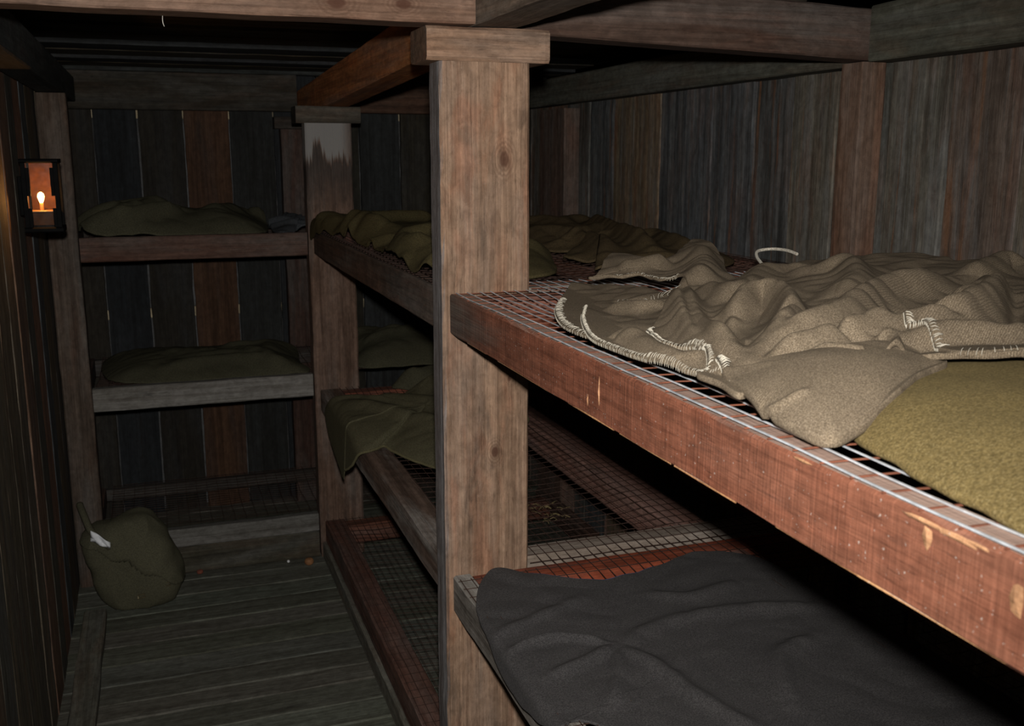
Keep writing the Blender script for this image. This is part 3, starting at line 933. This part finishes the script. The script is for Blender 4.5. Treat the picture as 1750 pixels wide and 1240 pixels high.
tag(g.build('hem', plain('blue_thread', (.06, .11, .26), .8), cb, smooth=True), 'thin blue edge')


BL = 'wool blankets on the bunks'
PIPE = wool('pale_olive_binding', (.13, .115, .06), (.2, .18, .1), (.08, .07, .035), scale=500)


def heap(name, outline, center, z, dome, nr, seed, mat, label, amp=.022, w=.035, wrap=None, extra=(), thick=.008, ln=.35, piping=None):
    r = random.Random(seed)
    xs = [p[0] for p in outline]
    ys = [p[1] for p in outline]
    rd = list(extra)
    for _ in range(nr):
        a = r.uniform(0, math.pi)
        x, y_ = r.uniform(min(xs), max(xs)), r.uniform(min(ys), max(ys))
        pl = [(x, y_)]
        for _k in range(4):
            a += r.uniform(-.6, .6)
            x += math.cos(a) * ln / 4
            y_ += math.sin(a) * ln / 4
            pl.append((x, y_))
        rd.append((pl, amp * r.uniform(.5, 1.2), w * r.uniform(.6, 1.3)))
    Hf = lambda x, y: z + .006 + ridge_sum(x, y, rd) + wrinkle(x, y, 10, .004, seed)
    q = Geo()
    rim = sheet(q, outline, center, Hf, 80, 320, thick, dome=dome, wrap=wrap)
    if piping:
        t_ = thing(name, (center[0], center[1], z), label, 'blanket', BL)
        q.build('cloth', mat, t_, smooth=True)
        q = Geo()
        q.tube(rim(*piping[:2]), .0042, 8)
        tag(q.build('piping', piping[2], t_, smooth=True), 'paler piped hem')
        return t_
    o = q.build(name, mat, smooth=True, origin=(center[0], center[1], z))
    return tag(o, label, 'blanket', BL)


OLIVE_D = wool('dark_olive_wool', (.085, .068, .030), (.14, .115, .06), (.045, .036, .016), nap=.06, scale=500, fl=.35)
OLIVE_H = wool('grey_olive_wool', (.115, .105, .062), (.17, .155, .095), (.065, .058, .033), nap=.06, scale=500, fl=.35)
OLIVE_B = wool('brown_olive_wool', (.088, .062, .031), (.14, .10, .055), (.044, .031, .016), nap=.06, scale=500, fl=.35)
OLIVE_K = wool('blackish_olive_wool', (.085, .08, .05), (.13, .12, .075), (.048, .045, .028), nap=.06, scale=500, fl=.3)
GREY_B = wool('blue_grey_wool', (.06, .066, .072), (.12, .12, .12), (.035, .038, .042), nap=.06, scale=500)
# upper far bunk
heap('wool_blanket', [(.545, 4.06), (.56, 3.95), (.60, 3.72), (.625, 3.45), (.64, 3.08), (.615, 2.80), (.61, 2.55), (.63, 2.33), (.78, 2.26), (.93, 2.32), (1.02, 2.6), (1.04, 3.1), (1.05, 3.7), (1.0, 4.0), (.8, 4.05)],
     (.82, 3.1), 1.408, (.045, .10), 24, 11, OLIVE_D, 'olive blanket heaped on the upper far bunk, a corner over its rail', amp=.045, w=.045, wrap=(.60, .02))
heap('wool_blanket', [(1.06, 2.34), (1.15, 2.45), (1.08, 2.62), (1.2, 2.75), (1.1, 2.95), (1.08, 3.3), (1.1, 3.7), (1.35, 3.95), (1.58, 3.8), (1.58, 3.2), (1.57, 2.7), (1.5, 2.40), (1.3, 2.3)],
     (1.33, 2.9), 1.408, (.035, .1), 12, 12, OLIVE_B, 'brown-olive blanket with a rolled fold, by the board wall beyond the near post', amp=.03, w=.035,
     extra=[([(1.52, 3.43), (1.42, 3.05), (1.33, 2.68), (1.27, 2.44)], .045, .032), ([(1.16, 3.2), (1.25, 2.95), (1.2, 2.62), (1.12, 2.42)], .03, .03), ([(1.56, 3.0), (1.45, 2.7), (1.4, 2.45)], .03, .03)])
# middle far bunk
Hm = heap('wool_blanket', [(.43, 3.36), (.50, 3.70), (.56, 3.80), (.62, 3.72), (.72, 3.73), (.95, 3.74), (1.2, 3.66), (1.22, 3.30), (1.12, 3.12), (.95, 2.93), (.80, 2.86), (.73, 2.95), (.69, 3.06), (.665, 3.15), (.63, 3.13), (.585, 3.12), (.52, 3.2), (.46, 3.32)],
          (.86, 3.35), .748, (.07, .14), 5, 13, OLIVE_H, 'olive blanket with a piped hem, its corner hanging over the middle far rail', amp=.02, w=.05, wrap=(.60, .03), piping=(7, 17, PIPE),
          extra=[([(.62, 3.6), (.72, 3.4), (.85, 3.15), (.95, 2.95)], .022, .04), ([(.7, 3.65), (.9, 3.4), (1.0, 3.1)], .03, .06), ([(.92, 3.72), (1.05, 3.5), (1.12, 3.2)], .09, .10)])
heap('wool_blanket', [(.9, 4.03), (1.0, 3.90), (1.3, 3.80), (1.55, 3.78), (1.58, 4.05), (1.3, 4.07)], (1.27, 3.94), .748, (.10, .1), 5, 14, OLIVE_K,
     'dark blanket bundled at the far end of the middle far bunk', amp=.03, w=.05)
# end bunks
heap('wool_blanket', [(.80, 4.20), (1.1, 4.17), (1.5, 4.2), (1.58, 4.45), (1.5, 4.74), (1.1, 4.76), (.82, 4.72), (.78, 4.45)], (1.15, 4.45), .80, (.10, .10), 8, 21, OLIVE_K,
     'dark blanket piled in the corner of the middle end bunk, behind the stained post', amp=.04, w=.05)
heap('wool_blanket', [(-.26, 4.17), (0., 4.165), (.25, 4.17), (.40, 4.2), (.45, 4.4), (.44, 4.72), (.2, 4.76), (-.05, 4.76), (-.27, 4.72)], (.08, 4.45), 1.388, (.085, .10), 14, 15, OLIVE_K,
     'blackish olive blanket bundled on the topmost end bunk', amp=.055, w=.05)
heap('wool_blanket', [(.465, 4.17), (.53, 4.165), (.56, 4.24), (.76, 4.25), (.78, 4.45), (.7, 4.7), (.5, 4.7), (.46, 4.45)], (.6, 4.4), 1.388, (.03, .08), 7, 16, GREY_B,
     'blue-grey blanket with pale rims beside the blackish one on the topmost end bunk', amp=.03, w=.025)
heap('wool_blanket', [(-.22, 4.3), (-.10, 4.2), (.05, 4.165), (.25, 4.165), (.55, 4.165), (.56, 4.4), (.55, 4.74), (.2, 4.76), (-.2, 4.76), (-.26, 4.6)], (.18, 4.45), .80, (.065, .09), 7, 17, OLIVE_K,
     'dark olive blanket laid along the middle end bunk', amp=.022, w=.045, extra=[([(.0, 4.25), (.2, 4.3), (.45, 4.25)], .02, .04)])


# ------------------------------------------------------------------ lantern
t = thing('wall_lantern', (-.305, 3.255, 1.478), 'small lit black box lantern on the left wall', 'lantern')
x0, x1, y0, y1, z0, z1 = -.352, -.258, 3.20, 3.31, 1.478, 1.688
q = Geo()
q.box(x0 - .004, x1 + .004, y0 - .004, y1 + .004, z0, z0 + .016, axis='x', jit=0, ch=.004)
q.box(x0 - .004, x1 + .004, y0 - .004, y1 + .004, z1 - .012, z1, axis='x', jit=0, ch=.004)
for (a, b2) in ((x0, y0), (x1 - .009, y0), (x0, y1 - .009), (x1 - .009, y1 - .009)):
    q.box(a - .002, a + .011, b2 - .001, b2 + .010, z0 + .016, z1 - .012, axis='z', jit=0, ch=.001)
for (a, s_) in ((x0 + .009, 1), (x1 - .009, -1)):   # clips that hold the pane
    for (za, zb) in ((z0 + .016, z0 + .07), (z0 + .105, z1 - .025)):
        q.box(min(a, a + s_ * .011), max(a, a + s_ * .011), y0 + .001, y0 + .006, za, zb, axis='z', jit=0, ch=.001)
q.build('frame', METAL, t)
q = Geo()
q.box(x0 + .004, x1 - .004, y1 - .008, y1 - .004, z0 + .016, z1 - .012, axis='z', jit=0, ch=.001)
q.box(x0 + .001, x0 + .004, y0 + .01, y1 - .01, z0 + .016, z1 - .012, axis='z', jit=0, ch=.001)
q.build('reflector', plain('browned_tin', (.10, .036, .011), .7, .0, .1), t)
q = Geo()
q.box(x0 + .01, x1 - .01, y0 + .02, y1 - .01, z0 + .058, z0 + .062, axis='x', jit=0, ch=.001)
q.build('shelf', plain('brass_shelf', (.35, .18, .07), .4, .5, .5), t)
q = Geo()
q.box(x0 + .009, x1 - .009, y0 + .002, y0 + .0045, z0 + .016, z1 - .012, axis='z', jit=0, ch=.0005)
q.build('pane', glass('lantern_glass'), t)
q = Geo()
q.box(x1 - .0065, x1 - .004, y0 + .009, y1 - .009, z0 + .016, z1 - .012, axis='z', jit=0, ch=.0005)
q.build('pane', glass('lantern_side_glass'), t)
q = Geo()
q.box(x0 - .016, x0 - .004, y0 + .03, y1 - .03, z0 + .05, z1 - .05, axis='z', jit=0, ch=.002)
q.build('wall_bracket', METAL, t)
fx, fy, fz = -.311, 3.25, 1.580
q = Geo()
q.tube([(fx, fy, z0 + .0625), (fx, fy, z0 + .083)], .006, 12)
q.build('candle', plain('candle_wax', (.35, .2, .08), .5), t)
q = Geo()
q.tube([(fx, fy, z0 + .084), (fx, fy, fz - .008), (fx, fy, fz), (fx, fy, fz + .008), (fx, fy, fz + .0125)], [.004, .0075, .0095, .0075, .002], 12)
q.build('flame', plain('flame_glow', (1, .6, .2), .5, emit=((1, .55, .16), 60), var=.05), t, smooth=True)

# ------------------------------------------------------------------ canvas bag
CANVAS = wool('olive_canvas', (.105, .10, .062), (.15, .142, .09), (.065, .06, .04), scale=500, fl=.25, nap=.1)
t = thing('canvas_bag', (-.16, 3.93, 0), 'slumped olive canvas haversack on the floor in the corner', 'bag')


def sack(cx, cy, cz_, ax, ay, az, rot, tilt, e=2.6, lump=.02, seed=0., n=40, m=64, cut=None, zmin=.004):
    V, F = [], []
    cr, sr, ct, st = math.cos(rot), math.sin(rot), math.cos(tilt), math.sin(tilt)
    sg = lambda v, p: math.copysign(abs(v) ** p, v)
    for i in range(n + 1):
        th = -math.pi / 2 + math.pi * i / n
        for k in range(m):
            ph = 2 * math.pi * k / m
            x = ax * sg(math.cos(th), 2 / e) * sg(math.cos(ph), 2 / e)
            y_ = ay * sg(math.cos(th), 2 / e) * sg(math.sin(ph), 2 / e)
            z = az * sg(math.sin(th), 2 / e)
            nn = mnoise.noise(Vector((x * 7 + seed, y_ * 7, z * 7))) * lump + (.5 - abs(mnoise.noise(Vector((x * 13 + seed, y_ * 13, z * 13))))) * lump * .8
            s_ = 1 + nn / max(.05, math.sqrt(x * x + y_ * y_ + z * z))
            x, y_, z = x * s_, y_ * s_, z * s_
            x, z = x * ct - z * st, x * st + z * ct
            x, y_ = x * cr - y_ * sr, x * sr + y_ * cr
            V.append((cx + x, cy + y_, max(zmin, cz_ + z)))
    for i in range(n):
        for k in range(m):
            F.append((i * m + k, i * m + (k + 1) % m, (i + 1) * m + (k + 1) % m, (i + 1) * m + k))
    return V, F


q = Geo()
q.add(*sack(-.17, 3.895, .165, .15, .10, .19, -.12, .36, e=3.2, lump=.018, seed=2.))
q.build('body', CANVAS, t, smooth=True)
q = Geo()
V, F = sack(-.17, 3.895, .165, .158, .108, .198, -.12, .36, e=3.2, lump=.018, seed=2., n=130, m=200)
keep = lambda i: V[i][2] - .165 > .015 - .55 * (V[i][0] + .17) + .008 * math.sin(V[i][0] * 60)
F = [f for f in F if all(keep(i) for i in f)]
used = sorted({i for f in F for i in f})
ix = {v: k for k, v in enumerate(used)}
q.add([V[i] for i in used], [tuple(ix[i] for i in f) for f in F])
fo_ = tag(q.build('flap', CANVAS, t, smooth=True), 'rounded top flap')
md = fo_.modifiers.new('s', 'SOLIDIFY')
md.thickness = .007
q = Geo()
q.tube(smooth_line([(-.345, 3.95, .40), (-.325, 3.88, .37), (-.30, 3.83, .325), (-.24, 3.80, .27)], 6).tolist(), .013, 8)
q.build('strap', CANVAS, t, smooth=True)
for (bx, by, bz) in ((-.145, 3.776, .07), (-.052, 3.788, .10)):
    q = Geo()
    q.tube([(bx - .012, by, bz - .006), (bx - .012, by, bz + .006), (bx + .012, by, bz + .009), (bx + .012, by, bz - .003), (bx - .012, by, bz - .006)], .0028, 6)
    q.build('buckle', plain('dull_brass', (.16, .13, .07), .45, .6, .5), t)
q = Geo()
V = []
for i in range(9):
    for j in range(7):
        a, b2 = i / 8, j / 6
        V.append((-.306 + a * .065 + b2 * .004, 3.795 - a * .024 + math.sin(a * 9 + b2 * 5) * .006 - b2 * .006, .305 - a * .03 + b2 * .042 - .02 * a * b2 + math.sin(b2 * 8) * .003))
q.add(V, [(i * 7 + j, (i + 1) * 7 + j, (i + 1) * 7 + j + 1, i * 7 + j + 1) for i in range(8) for j in range(6)])
o = q.build('paper_tag', plain('white_paper', (.8, .82, .84), .7, var=.15), t, smooth=True)
md = o.modifiers.new('s', 'SOLIDIFY')
md.thickness = .002
tag(o, 'crumpled white paper tag')

# ------------------------------------------------------------------ small things
q = Geo()
q.tube(smooth_line([(.040, 2.150, 1.964), (.0395, 2.150, 1.957), (.040, 2.151, 1.950), (.042, 2.15, 1.944)], 6).tolist(), .0008, 6)
tag(q.build('hanging_cord', plain('white_string', (.42, .4, .36), .8), origin=(.042, 2.15, 1.96)), 'short white string hanging from the knotty beam', 'string')
V, F = sack(.515, 4.03, .017, .019, .017, .016, .4, 0, 2.2, .004, 1., 14, 20, zmin=.001)
q = Geo()
q.add(V, F)
tag(q.build('dried_nut', plain('nut_brown', (.30, .14, .06), .7), smooth=True, origin=(.515, 4.03, 0)), 'orange-brown nut on the floor by the far bunk rail', 'nut')
V, F = sack(.435, 4.085, .006, .006, .006, .006, 0, 0, 2., 0, 0, 10, 12, zmin=.0005)
q = Geo()
q.add(V, F)
tag(q.build('bead', plain('white_bead', (.85, .85, .85), .3), smooth=True, origin=(.435, 4.085, 0)), 'tiny white bead on the floor under the lowest end bunk', 'bead')
V, F = sack(.075, 4.09, .009, .013, .01, .009, .3, 0, 2.3, .003, 6., 12, 16, zmin=.0005)
q = Geo()
q.add(V, F)
tag(q.build('brick_chip', plain('red_chip', (.2, .06, .035), .8), smooth=True, origin=(.075, 4.09, 0)), 'small dull red chip on the floor right of the bag', 'chip')
q = Geo()
for _ in range(26):
    a, l_ = random.uniform(0, 6.3), random.uniform(.02, .06)
    x, y_, z = random.uniform(.98, 1.12), random.uniform(2.42, 2.62), .744 + random.uniform(0, .004)
    x, y_ = random.uniform(1.46, 1.59), random.uniform(3.72, 3.95)
    z = .178
    q.tube([(x, y_, z), (x + math.cos(a) * l_ * .5, y_ + math.sin(a) * l_ * .5, z + .006), (x + math.cos(a + .3) * l_, y_ + math.sin(a + .3) * l_, z)], .0012, 4)
tag(q.build('straw', plain('dry_straw', (.55, .42, .2), .8), origin=(1.5, 3.85, .178)), 'few straws on the lowest far bunk, seen through the mesh', 'straw', kind='stuff')

# ------------------------------------------------------------------ light
fl = bpy.data.lights.new('camera_flash', 'SPOT')
fl.energy = 200
fl.spot_size = math.radians(96)
fl.spot_blend = 1.
fl.shadow_soft_size = .022
fl.color = (1., .97, .93)
fo = bpy.data.objects.new('camera_flash', fl)
COL.objects.link(fo)
fo.location = (0.0, -.02, 1.80)

lp_ = bpy.data.lights.new('lantern_light', 'POINT')
lp_.energy = .8
lp_.color = (1., .45, .13)
lp_.shadow_soft_size = .006
lo = bpy.data.objects.new('lantern_light', lp_)
COL.objects.link(lo)
lo.location = (fx + .002, fy - .017, fz + .003)

w = bpy.data.worlds.new('World')
SC.world = w
w.use_nodes = True
w.node_tree.nodes['Background'].inputs[0].default_value = (0, 0, 0, 1)
w.node_tree.nodes['Background'].inputs[1].default_value = 0.

# ------------------------------------------------------------------ camera
cam = bpy.data.cameras.new('camera')
co = bpy.data.objects.new('camera', cam)
COL.objects.link(co)
co.location = (0, 0, 1.7)
yaw, pitch = .3398107, .2053425
dirv = Vector((math.sin(yaw) * math.cos(pitch), math.cos(yaw) * math.cos(pitch), -math.sin(pitch)))
co.rotation_euler = dirv.to_track_quat('-Z', 'Y').to_euler()
cam.sensor_fit = 'HORIZONTAL'
cam.sensor_width = 22.2
cam.lens = 22.2 * 1709.76 / 1750
cam.clip_start = .02
cam.dof.use_dof = True
cam.dof.focus_distance = 2.0
cam.dof.aperture_fstop = 6.3
SC.camera = co
fdir = Vector((math.sin(yaw - .07) * math.cos(pitch), math.cos(yaw - .07) * math.cos(pitch), -math.sin(pitch)))
fo.rotation_euler = fdir.to_track_quat('-Z', 'Y').to_euler()

SC.view_settings.view_transform = 'Standard'
SC.view_settings.look = 'None'
SC.view_settings.exposure = 0.
SC.view_settings.gamma = 1.
SC.view_settings.use_curve_mapping = False
SC.cycles.max_bounces = 6
